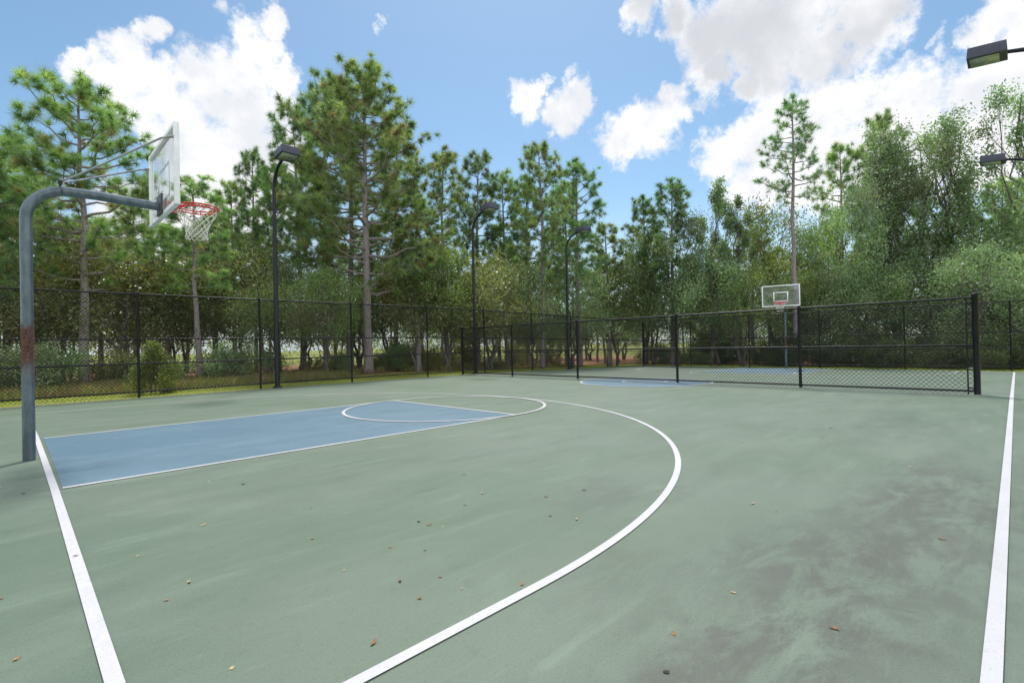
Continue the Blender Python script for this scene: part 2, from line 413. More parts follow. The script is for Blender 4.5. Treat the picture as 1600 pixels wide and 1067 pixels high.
# clear board, slightly scratched
m, t, o = newmat('clear_acrylic')
tr = t.nodes.new('ShaderNodeBsdfTransparent'); tr.inputs[0].default_value = (0.95, 0.97, 0.98, 1)
df = t.nodes.new('ShaderNodeBsdfDiffuse'); df.inputs[0].default_value = (0.75, 0.8, 0.82, 1)
tl = t.nodes.new('ShaderNodeBsdfTranslucent'); tl.inputs[0].default_value = (0.8, 0.85, 0.87, 1)
gl = t.nodes.new('ShaderNodeBsdfGlossy'); gl.inputs['Roughness'].default_value = 0.08
fr = t.nodes.new('ShaderNodeFresnel'); fr.inputs[0].default_value = 1.45
m1 = t.nodes.new('ShaderNodeMixShader'); t.links.new(MATH(t, 'MULTIPLY', fr.outputs[0], .3), m1.inputs[0]); t.links.new(tr.outputs[0], m1.inputs[1]); t.links.new(gl.outputs[0], m1.inputs[2])
m3 = t.nodes.new('ShaderNodeMixShader'); m3.inputs[0].default_value = .9; t.links.new(df.outputs[0], m3.inputs[1]); t.links.new(tl.outputs[0], m3.inputs[2])
m2 = t.nodes.new('ShaderNodeMixShader'); t.links.new(RANGE(t, NOISE(t, t.nodes.new('ShaderNodeTexCoord').outputs['Object'], 3, 5, .6), .3, .7, .02, .09), m2.inputs[0])
t.links.new(m1.outputs[0], m2.inputs[1]); t.links.new(m3.outputs[0], m2.inputs[2]); t.links.new(m2.outputs[0], o.inputs[0])
M['clear'] = m


def leaf_mat(name, cols, trans, rough=0.45, spec=0.4, tw=0.4):
    """cols: colours picked by the per-clump attribute 'tone'"""
    m, t, o = newmat(name)
    a = t.nodes.new('ShaderNodeAttribute'); a.attribute_name = 'tone'
    oi = t.nodes.new('ShaderNodeObjectInfo')
    cr = t.nodes.new('ShaderNodeValToRGB')
    els = cr.color_ramp.elements
    while len(els) < len(cols):
        els.new(0.5)
    for i, c in enumerate(cols):
        els[i].position = i / (len(cols) - 1)
        els[i].color = (*c, 1)
    t.links.new(a.outputs['Fac'], cr.inputs[0])
    h = t.nodes.new('ShaderNodeHueSaturation')
    h.inputs['Saturation'].default_value = 1.0
    t.links.new(RANGE(t, oi.outputs['Random'], 0, 1, 0.485, 0.515, False), h.inputs['Hue'])
    t.links.new(RANGE(t, oi.outputs['Random'], 0, 1, 0.85, 1.2, False), h.inputs['Value'])
    t.links.new(cr.outputs[0], h.inputs['Color'])
    b = principled(t, None, **{'Base Color': h.outputs[0], 'Roughness': rough, 'Specular IOR Level': spec})
    tl = t.nodes.new('ShaderNodeBsdfTranslucent')
    t.links.new(MIX(t, 1.0, h.outputs[0], trans, 'MULTIPLY'), tl.inputs[0])
    mx = t.nodes.new('ShaderNodeMixShader'); mx.inputs[0].default_value = tw
    t.links.new(b.outputs[0], mx.inputs[1]); t.links.new(tl.outputs[0], mx.inputs[2])
    t.links.new(mx.outputs[0], o.inputs[0])
    return m


LB = LEAF_GAIN
def g_(*c): return tuple(x * LB for x in c)
M['needle'] = leaf_mat('pine_needles', [g_(.12, .095, .05), g_(.05, .08, .038), g_(.085, .125, .052), g_(.155, .185, .068)], (1.7, 1.9, 1.0), .4, .5, .45)
M['needle_dark'] = leaf_mat('dark_pine_needles', [g_(.08, .07, .04), g_(.04, .07, .035), g_(.065, .105, .045), g_(.10, .14, .05)], (1.6, 1.9, 1.1), .4, .5, .4)
M['oak_o'] = leaf_mat('olive_leaves', [g_(.08, .065, .038), g_(.056, .085, .036), g_(.085, .125, .046), g_(.16, .175, .06)], (1.8, 1.9, .8), .38, .6)
M['oak_b'] = leaf_mat('coppery_leaves', [g_(.09, .065, .04), g_(.075, .085, .035), g_(.08, .11, .04), g_(.18, .16, .075)], (1.7, 1.6, .9), .28, 1.0)
M['oak_g'] = leaf_mat('grey_green_leaves', [g_(.07, .065, .04), g_(.058, .082, .045), g_(.09, .125, .065), g_(.155, .175, .085)], (1.5, 1.8, 1.1), .42, .6)
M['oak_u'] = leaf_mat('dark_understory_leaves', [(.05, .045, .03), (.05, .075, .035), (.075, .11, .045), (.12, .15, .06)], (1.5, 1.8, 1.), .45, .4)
M['lime'] = leaf_mat('lime_leaves', [(.13, .16, .05), (.17, .22, .06), (.24, .28, .09)], (1.6, 1.9, .6), .5, .4)


def bark(name, a, b):
    m, t, o = newmat(name)
    p = t.nodes.new('ShaderNodeTexCoord').outputs['Object']
    v = t.nodes.new('ShaderNodeTexVoronoi'); t.links.new(MAPV(t, p, (1, 1, .35)), v.inputs['Vector']); v.inputs['Scale'].default_value = 16
    n = NOISE(t, MAPV(t, p, (1, 1, .3)), 9, 7, .7)
    c = MIX(t, RANGE(t, v.outputs['Distance'], .05, .5), a, b)
    c = MIX(t, RANGE(t, n, .35, .7, 0, .6), c, tuple(x * 1.35 for x in b))
    principled(t, o, **{'Base Color': c, 'Roughness': .9, 'Normal': BUMP(t, MATH(t, 'ADD', v.outputs['Distance'], n), .8, .03)})
    return m


M['bark_pine'] = bark('pine_bark', (0.09, 0.075, 0.07), (0.27, 0.235, 0.23))
M['bark_oak'] = bark('oak_bark', (0.05, 0.045, 0.04), (0.16, 0.14, 0.125))


def ground_mat():
    m, t, o = newmat('grass_and_litter')
    p = POS(t)
    s = t.nodes.new('ShaderNodeSeparateXYZ'); t.links.new(p, s.inputs[0])
    n = NOISE(t, p, .5, 6, .6)
    f = NOISE(t, p, 14, 7, .7)
    g = MIX(t, RANGE(t, f, .3, .7), (0.17, 0.20, 0.05), (0.38, 0.40, 0.13))
    g = MIX(t, RANGE(t, n, .45, .65, 0, .6), g, (0.22, 0.19, 0.10))
    lit = MIX(t, RANGE(t, f, .3, .7), (0.17, 0.08, 0.045), (0.48, 0.27, 0.16))
    dy = MATH(t, 'ADD', MATH(t, 'MAXIMUM', MATH(t, 'SUBTRACT', s.outputs['Y'], 8.5), MATH(t, 'SUBTRACT', s.outputs['X'], 27.0)), MATH(t, 'MULTIPLY', MATH(t, 'SUBTRACT', n, .5), 6))
    wood = MATH(t, 'MULTIPLY', RANGE(t, dy, 3.0, 5.0), RANGE(t, dy, 26, 22))
    c = MIX(t, wood, g, lit)
    principled(t, o, **{'Base Color': c, 'Roughness': .95, 'Specular IOR Level': .1, 'Normal': BUMP(t, f, .8, .05)})
    return m


M['ground'] = ground_mat()


def grass_mat(name, cols, trans):
    m, t, o = newmat(name)
    a = t.nodes.new('ShaderNodeAttribute'); a.attribute_name = 'tone'
    cr = t.nodes.new('ShaderNodeValToRGB')
    els = cr.color_ramp.elements
    while len(els) < len(cols):
        els.new(.5)
    for i, c in enumerate(cols):
        els[i].position = i / (len(cols) - 1); els[i].color = (*c, 1)
    t.links.new(a.outputs['Fac'], cr.inputs[0])
    d = t.nodes.new('ShaderNodeBsdfDiffuse'); t.links.new(cr.outputs[0], d.inputs[0])
    tl = t.nodes.new('ShaderNodeBsdfTranslucent'); t.links.new(MIX(t, 1., cr.outputs[0], trans, 'MULTIPLY'), tl.inputs[0])
    mx = t.nodes.new('ShaderNodeMixShader'); mx.inputs[0].default_value = .4
    t.links.new(d.outputs[0], mx.inputs[1]); t.links.new(tl.outputs[0], mx.inputs[2]); t.links.new(mx.outputs[0], o.inputs[0])
    return m


M['grass'] = grass_mat('short_grass', [(.42, .36, .14), (.26, .34, .06), (.42, .48, .10), (.56, .55, .17)], (1.4, 1.6, .6))
M['tallgrass'] = grass_mat('tall_wild_grass', [(.26, .17, .14), (.34, .27, .16), (.17, .24, .06), (.46, .40, .22)], (1.4, 1.5, .9))

# ------------------------------------------------------------------ mesh helpers
COL = S.collection


def link(name, me, mat=None, parent=None, **props):
    o = bpy.data.objects.new(name, me)
    if mat is not None and me is not None and not me.materials:
        me.materials.append(mat)
    COL.objects.link(o)
    if parent:
        o.parent = parent
    for k, v in props.items():
        o[k] = v
    return o


def thing(name, loc, rz=0.0, **props):
    o = link(name, None, **props)
    o.location = loc
    o.rotation_euler = (0, 0, rz)
    return o


def np_mesh(name, V, F, tone=None, smooth=False):
    """V (n,3), F (m,k) with constant k"""
    V = np.asarray(V, np.float32); F = np.asarray(F, np.int32)
    me = bpy.data.meshes.new(name)
    me.vertices.add(len(V)); me.vertices.foreach_set('co', V.ravel())
    k = F.shape[1]
    me.loops.add(F.size); me.loops.foreach_set('vertex_index', F.ravel())
    me.polygons.add(len(F)); me.polygons.foreach_set('loop_start', np.arange(0, F.size, k, dtype=np.int32))
    me.polygons.foreach_set('loop_total', np.full(len(F), k, np.int32))
    if smooth:
        me.polygons.foreach_set('use_smooth', np.ones(len(F), bool))
    if tone is not None:
        at = me.attributes.new('tone', 'FLOAT', 'FACE')
        at.data.foreach_set('value', np.asarray(tone, np.float32))
    me.update(calc_edges=True)
    return me


def basis(d):
    d = d / (np.linalg.norm(d, axis=-1, keepdims=True) + 1e-9)
    ref = np.where(np.abs(d[..., 2:3]) > .95, np.array([1., 0, 0]), np.array([0, 0, 1.]))
    a = np.cross(d, ref); a /= np.linalg.norm(a, axis=-1, keepdims=True) + 1e-9
    return d, a, np.cross(d, a)


class Geo:
    """collects quads"""
    def __init__(s):
        s.V = []; s.F = []; s.n = 0

    def add(s, V, F):
        s.V.append(np.asarray(V, float)); s.F.append(np.asarray(F, int) + s.n); s.n += len(V)

    def tube(s, pts, rad, n=8, cap=True):
        P = np.asarray(pts, float); m = len(P)
        rad = np.full(m, rad) if np.isscalar(rad) else np.asarray(rad, float)
        T = np.gradient(P, axis=0)
        T /= np.linalg.norm(T, axis=1, keepdims=True) + 1e-9
        _, a, b = basis(T[0]); A = [a]
        for i in range(1, m):
            a = A[-1] - T[i] * (A[-1] @ T[i]); a /= np.linalg.norm(a) + 1e-9; A.append(a)
        A = np.array(A); B = np.cross(T, A)
        th = np.arange(n) / n * 2 * np.pi
        V = P[:, None] + rad[:, None, None] * (A[:, None] * np.cos(th)[None, :, None] + B[:, None] * np.sin(th)[None, :, None])
        i = np.arange(m - 1)[:, None] * n; j = np.arange(n)[None]; j2 = (j + 1) % n
        F = np.stack([i + j, i + j2, i + n + j2, i + n + j], -1).reshape(-1, 4)
        V = V.reshape(-1, 3)
        if cap:
            c0 = len(V); V = np.concatenate([V, P[[0]], P[[-1]]])
            k = np.arange(n); k2 = (k + 1) % n; e = (m - 1) * n
            # cap triangles as degenerate-free quads: pair up
            kk = np.arange(0, n - 1, 2)
            F = np.concatenate([F, np.stack([np.full(len(kk), c0), (kk + 2) % n, kk + 1, kk], -1), np.stack([np.full(len(kk), c0 + 1), e + kk, e + kk + 1, e + (kk + 2) % n], -1)])
        s.add(V, F)

    def box(s, lo, hi):
        x0, y0, z0 = lo; x1, y1, z1 = hi
        V = [(x0, y0, z0), (x1, y0, z0), (x1, y1, z0), (x0, y1, z0), (x0, y0, z1), (x1, y0, z1), (x1, y1, z1), (x0, y1, z1)]
        s.add(V, [(0, 3, 2, 1), (4, 5, 6, 7), (0, 1, 5, 4), (1, 2, 6, 5), (2, 3, 7, 6), (3, 0, 4, 7)])

    def segs(s, A, B, r):
        """many straight 4-sided wires"""
        A = np.asarray(A, float); B = np.asarray(B, float)
        d, a, b = basis(B - A)
        o = np.stack([a, b, -a, -b], 1) * r
        V = np.concatenate([A[:, None] + o, B[:, None] + o], 1)
        k = np.arange(len(A))[:, None, None] * 8
        F = np.array([(0, 1, 5, 4), (1, 2, 6, 5), (2, 3, 7, 6), (3, 0, 4, 7)])[None] + k
        s.add(V.reshape(-1, 3), F.reshape(-1, 4))

    def mesh(s, name, smooth=True, bevel=0):
        me = np_mesh(name, np.concatenate(s.V), np.concatenate(s.F), smooth=smooth)
        if smooth:
            me.set_sharp_from_angle(angle=R(40))
        if bevel:
            bm = bmesh.new(); bm.from_mesh(me)
            bmesh.ops.bevel(bm, geom=bm.edges[:], offset=bevel, segments=2, profile=.5, affect='EDGES')
            bm.to_mesh(me); bm.free()
        return me


def gz(x):
    return -0.019 * np.clip(np.asarray(x, float) - 12.65, 0, 22)


# ------------------------------------------------------------------ ground and court
def sheet(name, x0, x1, y0, y1, dz, mat, nx=1, ny=1, **props):
    xs = sorted(set(list(np.linspace(x0, x1, nx + 1)) + ([12.65] if x0 < 12.65 < x1 else []) + ([34.65] if x0 < 34.65 < x1 else [])))
    ys = np.linspace(y0, y1, ny + 1)
    V = [(x, y, float(gz(x)) + dz) for x in xs for y in ys]
    n = len(ys)
    F = [(i * n + j, (i + 1) * n + j, (i + 1) * n + j + 1, i * n + j + 1) for i in range(len(xs) - 1) for j in range(n - 1)]
    return link(name, np_mesh(name, V, F), mat, **props)


XE = 26.45
YE = 8.12
sheet('ground', -400, 600, -400, 600, -0.06, M['ground'], kind='structure')
# court slab: a real step above the grass
g = Geo()
for (a, b) in ((-6.5, 12.65), (12.65, XE)):
    za, zb = float(gz(a)), float(gz(b))
    V = [(a, -8.6, za - .1), (b, -8.6, zb - .1), (b, YE + .13, zb - .1), (a, YE + .13, za - .1), (a, -8.6, za - .004), (b, -8.6, zb - .004), (b, YE + .13, zb - .004), (a, YE + .13, za - .004)]
    g.add(V, [(0, 3, 2, 1), (4, 5, 6, 7), (0, 1, 5, 4), (1, 2, 6, 5) if b == XE else (2, 3, 7, 6), (2, 3, 7, 6) if b == XE else (3, 0, 4, 7)])
link('court_slab', g.mesh('court_slab', False), M['concrete'], kind='structure')
sheet('court_surface', -6.5, XE, -8.6, YE, 0.0, M['green'], 12, 6, kind='structure')
HW = 0.0265
LEN = 25.3


def strip(pts, w=HW, closed=False, dz=0.008):
    P = np.asarray(pts, float)
    T = np.gradient(P, axis=0)
    if closed:
        T[0] = T[-1] = P[1] - P[-2]
    T /= np.linalg.norm(T, axis=1, keepdims=True)
    Nn = np.stack([-T[:, 1], T[:, 0]], 1)
    L = P + Nn * w; Q = P - Nn * w
    V = np.concatenate([L, Q]); z = gz(V[:, 0]) + dz
    m = len(P)
    return np.column_stack([V, z]), [(m + i, m + i + 1, i + 1, i) for i in range(m - 1)]


def ln(a, b, n=60):
    t_ = np.linspace(0, 1, n)[:, None]
    return np.array(a, float) * (1 - t_) + np.array(b, float) * t_


def arc(cx, cy, r, a, b, n=180):
    th = np.radians(np.linspace(a, b, n))
    return np.column_stack([cx + r * np.cos(th), cy + r * np.sin(th)])


def painted(name, pts, dz, **kw):
    V, F = strip(pts, dz=dz, **kw)
    return link(name, np_mesh(name, V, F), M['white'], kind='structure')


def blue_rect(x0, x1, y0, y1):
    return sheet('painted_key', x0, x1, y0, y1, 0.003, M['blue'], 4, 4, kind='structure')


X3, R3 = 1.42, 5.99
for s_ in (0, 1):
    fx = (lambda P: P) if s_ == 0 else (lambda P: np.column_stack([LEN - P[:, 0], P[:, 1]]))
    blue_rect(*((0.0, 5.50) if s_ == 0 else (LEN - 5.5, LEN)), -1.80, 1.80)
    three = np.concatenate([ln((0.0, -R3), (X3, -R3), 20)[:-1], arc(X3, 0, R3, -90, 90, 260), ln((X3, R3), (0.0, R3), 20)[1:]])
    painted('three_point_line', fx(three), 0.006)
    painted('key_line', fx(ln((0.0, -1.83), (5.48, -1.83))), 0.006)
    painted('key_line', fx(ln((0.0, 1.83), (5.48, 1.83))), 0.006)
    painted('free_throw_line', fx(ln((5.5, -1.83), (5.5, 1.83))), 0.009)
    painted('free_throw_circle', fx(arc(5.5, 0, 1.85, -180, 180, 200)), 0.012, closed=True)
    base = [(-.05, -7.55), (-.05, -4), (-.05, -1.8), (-.06, 0), (-.07, 2), (-.10, 4.2), (-.12, 6.02)]
    bx = np.interp(np.linspace(-7.55, 6.02, 80), [q[1] for q in base], [q[0] for q in base])
    painted('base_line', fx(np.column_stack([bx, np.linspace(-7.55, 6.02, 80)])), 0.006)
painted('side_line', ln((-.08, -7.525), (LEN + .05, -7.525), 120), 0.009)
painted('half_court_line', ln((12.65, -7.5), (12.65, 7.6), 60), 0.006)
# centre circle
ring = arc(12.65, 0, 1.8, -90, 270, 121)[:-1]
bm = bmesh.new()
vs = [bm.verts.new((x, y, 0)) for x, y in ring]
bm.faces.new(vs)
bmesh.ops.bisect_plane(bm, geom=bm.verts[:] + bm.edges[:] + bm.faces[:], plane_co=(12.65, 0, 0), plane_no=(1, 0, 0))
for v in bm.verts:
    v.co.z = float(gz(v.co.x)) + 0.003
me = bpy.data.meshes.new('centre_circle_paint'); bm.to_mesh(me); bm.free()
link('centre_circle_paint', me, M['blue'], kind='structure')
painted('centre_circle_line', arc(12.65, 0, 1.83, -180, 180, 200), 0.009, closed=True)
painted('centre_circle_line', arc(12.65, 0, .61, -180, 180, 120), 0.009, closed=True)

# ------------------------------------------------------------------ fences
def chain(g, P0, P1, z0, z1, pitch=0.088, r=0.0036):
    """diamond mesh between ground points P0 and P1"""
    P0 = np.array(P0, float); P1 = np.array(P1, float)
    L = np.linalg.norm(P1 - P0); h = z1 - z0
    ks = np.arange(-math.ceil(h / pitch), math.ceil(L / pitch) + 1) * pitch
    A = []; B = []
    for sgn, off in ((1, .0025), (-1, -.0025)):
        for k in ks:
            # line x = k + z (sgn=1) or x = k + h - z
            za, zb = 0.0, h
            xa, xb = (k, k + h) if sgn == 1 else (k + h, k)
            # clip in x
            pts = []
            (u0, w0), (u1, w1) = ((xa, za), (xb, zb))
            if max(u0, u1) <= 0 or min(u0, u1) >= L:
                continue
            def cut(u):
                return w0 + (u - u0) / (u1 - u0) * (w1 - w0)
            lo, hi = (0, 1)
            tt = sorted([(0 - u0) / (u1 - u0), (L - u0) / (u1 - u0)])
            lo = max(0, tt[0]); hi = min(1, tt[1])
            if hi <= lo:
                continue
            for tq, dst in ((lo, A), (hi, B)):
                u = u0 + (u1 - u0) * tq; w = w0 + (w1 - w0) * tq
                q = P0 + (P1 - P0) * (u / L)
                d = (P1 - P0) / L
                nrm = np.array([-d[1], d[0]])
                q = q + nrm * off
                dst.append((q[0], q[1], w + z0 + float(gz(q[0]))))
    g.segs(A, B, r)


def rail_pts(P0, P1, z, n=2):
    t_ = np.linspace(0, 1, n)
    X = P0[0] + (P1[0] - P0[0]) * t_; Y = P0[1] + (P1[1] - P0[1]) * t_
    return np.column_stack([X, Y, gz(X) + z])


def fence(name, posts, H, rails, label, meshz, arm=None, post_r=.030, rail_r=.021, big=None):
    root = thing(name, (posts[0][0], posts[0][1], float(gz(posts[0][0]))), label=label, category='fence')
    O = np.array(root.location)
    for i, P in enumerate(posts):
        g = Geo(); rr = post_r
        if big and i in big:
            rr = big[i]
        z = float(gz(P[0]))
        Hp = H + (.03 if not (big and i in big) else .06)
        g.tube([(P[0] - O[0], P[1] - O[1], z - .1 - O[2]), (P[0] - O[0], P[1] - O[1], z + Hp - O[2]), (P[0] - O[0], P[1] - O[1], z + Hp + .012 - O[2]), (P[0] - O[0], P[1] - O[1], z + Hp + .03 - O[2])], [rr, rr, rr * 1.12, rr * .6], 12)
        if arm:
            ax, ay = arm
            g.tube([(P[0] - O[0], P[1] - O[1], z + H - O[2]), (P[0] - O[0] + ax * .35, P[1] - O[1] + ay * .35, z + H + .2 - O[2]), (P[0] - O[0] + ax, P[1] - O[1] + ay, z + H + .37 - O[2])], [.02, .014, .008], 6)
        link('post', g.mesh('post'), M['black'], root)
    for z in rails:
        for a, b in zip(posts[:-1], posts[1:]):
            g = Geo()
            P = rail_pts(a, b, z, 3) - O
            d = np.array(b) - np.array(a); off = np.array([0, 0, 0.])
            g.tube(P, rail_r, 10, False)
            link('rail', g.mesh('rail'), M['black'], root)
    g = Geo()
    for a, b in zip(posts[:-1], posts[1:]):
        chain(g, a, b, meshz[0], meshz[1])
    me = g.mesh('wire_mesh', False)
    me.transform(Matrix.Translation(-root.location))
    link('wire_mesh', me, M['wire'], root)
    return root


YF, XB = 8.5, 27.0
lp = [(x, YF) for x in (-7.0, -4.0, -1.0, 2.02, 5.0, 7.95, 11.1, 14.05, 17.05, 20.0, 23.2, XB)]
fence('chain_link_fence', lp, 2.68, (2.68, 1.51, .87, .14), 'tall black chain link fence along the left side of the court', (0.02, 2.66), arm=(-.02, .12))
bp = [(XB, y) for y in (5.45, 2.25, -.98, -4.2, -7.45, -10.7)]
bp = [(XB, YF - .07)] + bp
fence('chain_link_fence', bp, 2.68, (2.68, 1.51, .87, .14), 'tall black chain link fence behind the far hoop, across the back of the court', (0.02, 2.66))
dv = [(12.78, y) for y in (8.42, 5.55, 2.52, -.95, -4.02, -7.06)]
d_ = fence('divider_fence', dv, 1.86, (1.86, .945, .07), 'lower black chain link fence standing across the middle of the court over the blue circle', (0.0, 1.85), post_r=.034, big={5: .052, 0: .045})
O = np.array(d_.location)
# tension bar and clamps beside the end post
g = Geo()
yb = -6.93
g.tube([np.array((12.78, yb, .0)) - O, np.array((12.78, yb, 1.83)) - O], .012, 6)
link('tension_bar', g.mesh('tension_bar'), M['black'], d_)
for z in (.12, .5, .9, 1.35, 1.75):
    g = Geo(); g.box((12.78 - .012 - O[0], -7.06 - O[1], z - .012 - O[2]), (12.78 + .012 - O[0], yb - O[1], z + .012 - O[2]))
    link('clamp', g.mesh('clamp', False), M['zinc'] if z == .5 else M['black'], d_)

# ------------------------------------------------------------------ hoops
def dup(root, loc, rz, **props):
    r = root.copy(); COL.objects.link(r); r.location = loc; r.rotation_euler = (0, 0, rz)
    for k, v in props.items():
        r[k] = v
    for ch in list(root.children):
        c = ch.copy(); COL.objects.link(c); c.parent = r
        for gch in list(ch.children):
            d = gch.copy(); COL.objects.link(d); d.parent = c
    return r


def make_hoop():
    root = thing('basketball_hoop', (-.175, 0, 0), label='near basketball hoop on a rusted gooseneck pole behind the base line', category='basketball hoop', group='the two hoops of the court')
    X0 = .175
    g = Geo()
    # gooseneck: post, bend, arm
    pr = .054
    rb = .36
    th = np.radians(np.linspace(180, 90, 14))
    bend = np.column_stack([rb + rb * np.cos(th), np.zeros(14), 2.64 + rb * np.sin(th)])
    arm = [(.6, 0, 3.005), (1.22, 0, 2.985)]
    pts = [(0, 0, -.06), (0, 0, .9), (0, 0, 1.8), (0, 0, 2.45)] + [tuple(q) for q in bend] + arm
    g.tube(pts, pr, 28)
    link('pole', g.mesh('pole'), M['pole'], root)
    bx = 1.07 + X0                       # back face of the board
    g = Geo(); g.box((bx - .035, -.13, 2.88), (bx - .012, .13, 3.13)); link('flange', g.mesh('flange', False, .004), M['dark'], root)
    # board
    hw, z0, z1 = .765, 2.865, 3.83
    g = Geo(); g.box((bx + .018, -hw + .03, z0 + .03), (bx + .030, hw - .03, z1 - .03))
    bd = link('backboard', g.mesh('backboard', False), M['clear'], root)
    g = Geo(); fw = .048; fx0, fx1 = bx - .01, bx + .045
    g.box((fx0, -hw, z0), (fx1, -hw + fw, z1)); g.box((fx0, hw - fw, z0), (fx1, hw, z1))
    g.box((fx0, -hw + fw, z1 - fw), (fx1, hw - fw, z1)); g.box((fx0, -hw + fw, z0), (fx1, hw - fw, z0 + fw))
    link('board_frame', g.mesh('board_frame', False, .004), M['alu'], bd)
    g = Geo(); tw = .05; sx0, sx1 = bx + .0302, bx + .0325
    a0, a1, b0, b1 = -.30, .30, 3.07, 3.52
    g.box((sx0, a0, b0), (sx1, a0 + tw, b1)); g.box((sx0, a1 - tw, b0), (sx1, a1, b1)); g.box((sx0, a0 + tw, b1 - tw), (sx1, a1 - tw, b1)); g.box((sx0, a0 + tw, b0), (sx1, a1 - tw, b0 + tw))
    link('target_square', g.mesh('target_square', False), M['alu'], bd)
    # rim
    rx, rz_ = 1.46 + X0, 3.05
    g = Geo()
    th = np.linspace(0, 2 * np.pi, 49)
    for dz, rr in ((0, .229), (-.035, .229)):
        g.tube(np.column_stack([rx + rr * np.cos(th), rr * np.sin(th), np.full(49, rz_ + dz)]), .0095, 10, False)
    for k in range(16):
        a = k / 16 * 2 * np.pi
        g.tube([(rx + .229 * math.cos(a), .229 * math.sin(a), rz_), (rx + .229 * math.cos(a), .229 * math.sin(a), rz_ - .035)], .006, 6, False)
    rim = link('rim', g.mesh('rim'), M['red'], root)
    g = Geo()
    g.box((bx + .0335, -.10, rz_ - .13), (bx + .047, .10, rz_ + .03))
    g.box((bx + .047, -.085, rz_ - .012), (rx - .21, .085, rz_ + .006))
    g.tube([(bx + .047, -.07, rz_ - .11), (rx - .12, -.19, rz_ - .03)], .009, 8)
    g.tube([(bx + .047, .07, rz_ - .11), (rx - .12, .19, rz_ - .03)], .009, 8)
    link('mounting_plate', g.mesh('mounting_plate', False), M['red'], rim)
    # net: knotted diamonds
    rows = [(.226, -.035), (.210, -.095), (.186, -.155), (.158, -.21), (.138, -.26), (.124, -.305), (.118, -.345), (.120, -.385), (.126, -.42)]
    g = Geo(); n = 12; rnd = random.Random(3)
    ring = []
    for j, (rr, dz) in enumerate(rows):
        ring.append([(rx + (rr + rnd.uniform(-.006, .006)) * math.cos((k + .5 * (j % 2)) / n * 2 * math.pi) - .012 * j / 8, (rr + rnd.uniform(-.006, .006)) * math.sin((k + .5 * (j % 2)) / n * 2 * math.pi) + .006 * j / 8, rz_ + dz + rnd.uniform(-.008, .008)) for k in range(n)])
    for j in range(len(rows) - 1):
        for k in range(n):
            A = np.array(ring[j][k])
            for q in ((k, k - 1) if j % 2 == 0 else (k, k + 1)):
                B = np.array(ring[j + 1][q % n]); mid = (A + B) / 2; c = np.array([rx, 0, mid[2]])
                mid = mid + (mid - c) * .02 - np.array([0, 0, .006])
                g.tube([A, mid, B], .0042, 5, False)
    link('net', g.mesh('net'), M['net'], rim)
    # braces
    cx = .11 + X0
    g = Geo()
    g.tube([(cx, -.03, 3.06), (cx, -.03, 3.12)], .012, 6); g.tube([(cx, .03, 3.06), (cx, .03, 3.12)], .012, 6)
    g.box((cx - .02, -.06, 3.085), (cx + .02, .06, 3.115))
    th = np.linspace(-0.2, math.pi + .2, 20)
    g.tube(np.column_stack([np.full(20, cx + .01) , (pr + .008) * np.cos(th), 2.985 + (pr + .008) * np.sin(th)]), .008, 6)
    link('clamp', g.mesh('clamp', False), M['dark'], root)
    for s, mt in ((-1, 'dark'), (1, 'zinc')):
        g = Geo()
        g.tube([(cx, s * .03, 3.10), (cx + .12, s * .11, 3.16), (bx - .12, s * .70, 3.615), (bx + .0, s * .745, 3.655)], [.008, .012, .012, .009], 8)
        g.tube([(bx - .06, s * .725, 3.635), (bx - .005, s * .745, 3.655)], .019, 8)
        link('brace', g.mesh('brace'), M['zinc'], root)
    return root


hoop = make_hoop()
dup(hoop, (LEN + .175, 0.05, float(gz(LEN)) - .02), math.pi + .17, label='far basketball hoop behind the divider fence, its clear board facing the camera')

# ------------------------------------------------------------------ lamps
def make_lamp():
    root = thing('lamp_post', (0, 0, 0), label='', category='lamp post', group='tall lamp posts along the court')
    g = Geo()
    th = np.radians(np.linspace(0, 78, 14)); rb = .72
    bend = np.column_stack([np.zeros(14), -(rb - rb * np.cos(th)), 6.02 + rb * np.sin(th)])
    pts = [(0, 0, -.1), (0, 0, 2), (0, 0, 4.2), (0, 0, 5.6)] + [tuple(q) for q in bend]
    rad = list(np.linspace(.074, .052, 4)) + list(np.linspace(.050, .040, 14))
    pts.append((0, -.88, 6.80)); rad.append(.034)
    g.tube(pts, rad, 16)
    link('pole', g.mesh('pole'), M['lampblack'], root)
    g = Geo(); g.tube([(0, 0, -.08), (0, 0, .02), (0, 0, .05)], [.13, .13, .09], 16)
    link('base_collar', g.mesh('base_collar'), M['lampblack'], root)
    # shoebox head, slightly tilted up
    hx, hy0, hy1 = .27, -.78, -1.38
    g = Geo()
    V = [(-hx, hy0, 6.71), (hx, hy0, 6.71), (hx, hy1, 6.77), (-hx, hy1, 6.77), (-hx + .02, hy0 - .01, 6.93), (hx - .02, hy0 - .01, 6.93), (hx - .02, hy1 + .02, 6.99), (-hx + .02, hy1 + .02, 6.99)]
    g.add(V, [(0, 3, 2, 1), (4, 5, 6, 7), (0, 1, 5, 4), (1, 2, 6, 5), (2, 3, 7, 6), (3, 0, 4, 7)])
    hd = link('lamp_head', g.mesh('lamp_head', False, .008), M['lamphead'], root)
    g = Geo()
    V = [(-hx + .045, hy0 - .12, 6.716), (hx - .045, hy0 - .12, 6.716), (hx - .045, hy1 + .045, 6.756), (-hx + .045, hy1 + .045, 6.756)]
    V += [(x, y, z - .012) for x, y, z in V]
    g.add(V, [(0, 1, 2, 3), (4, 7, 6, 5), (0, 4, 5, 1), (1, 5, 6, 2), (2, 6, 7, 3), (3, 7, 4, 0)])
    link('lens', g.mesh('lens', False), M['lens'], hd)
    return root


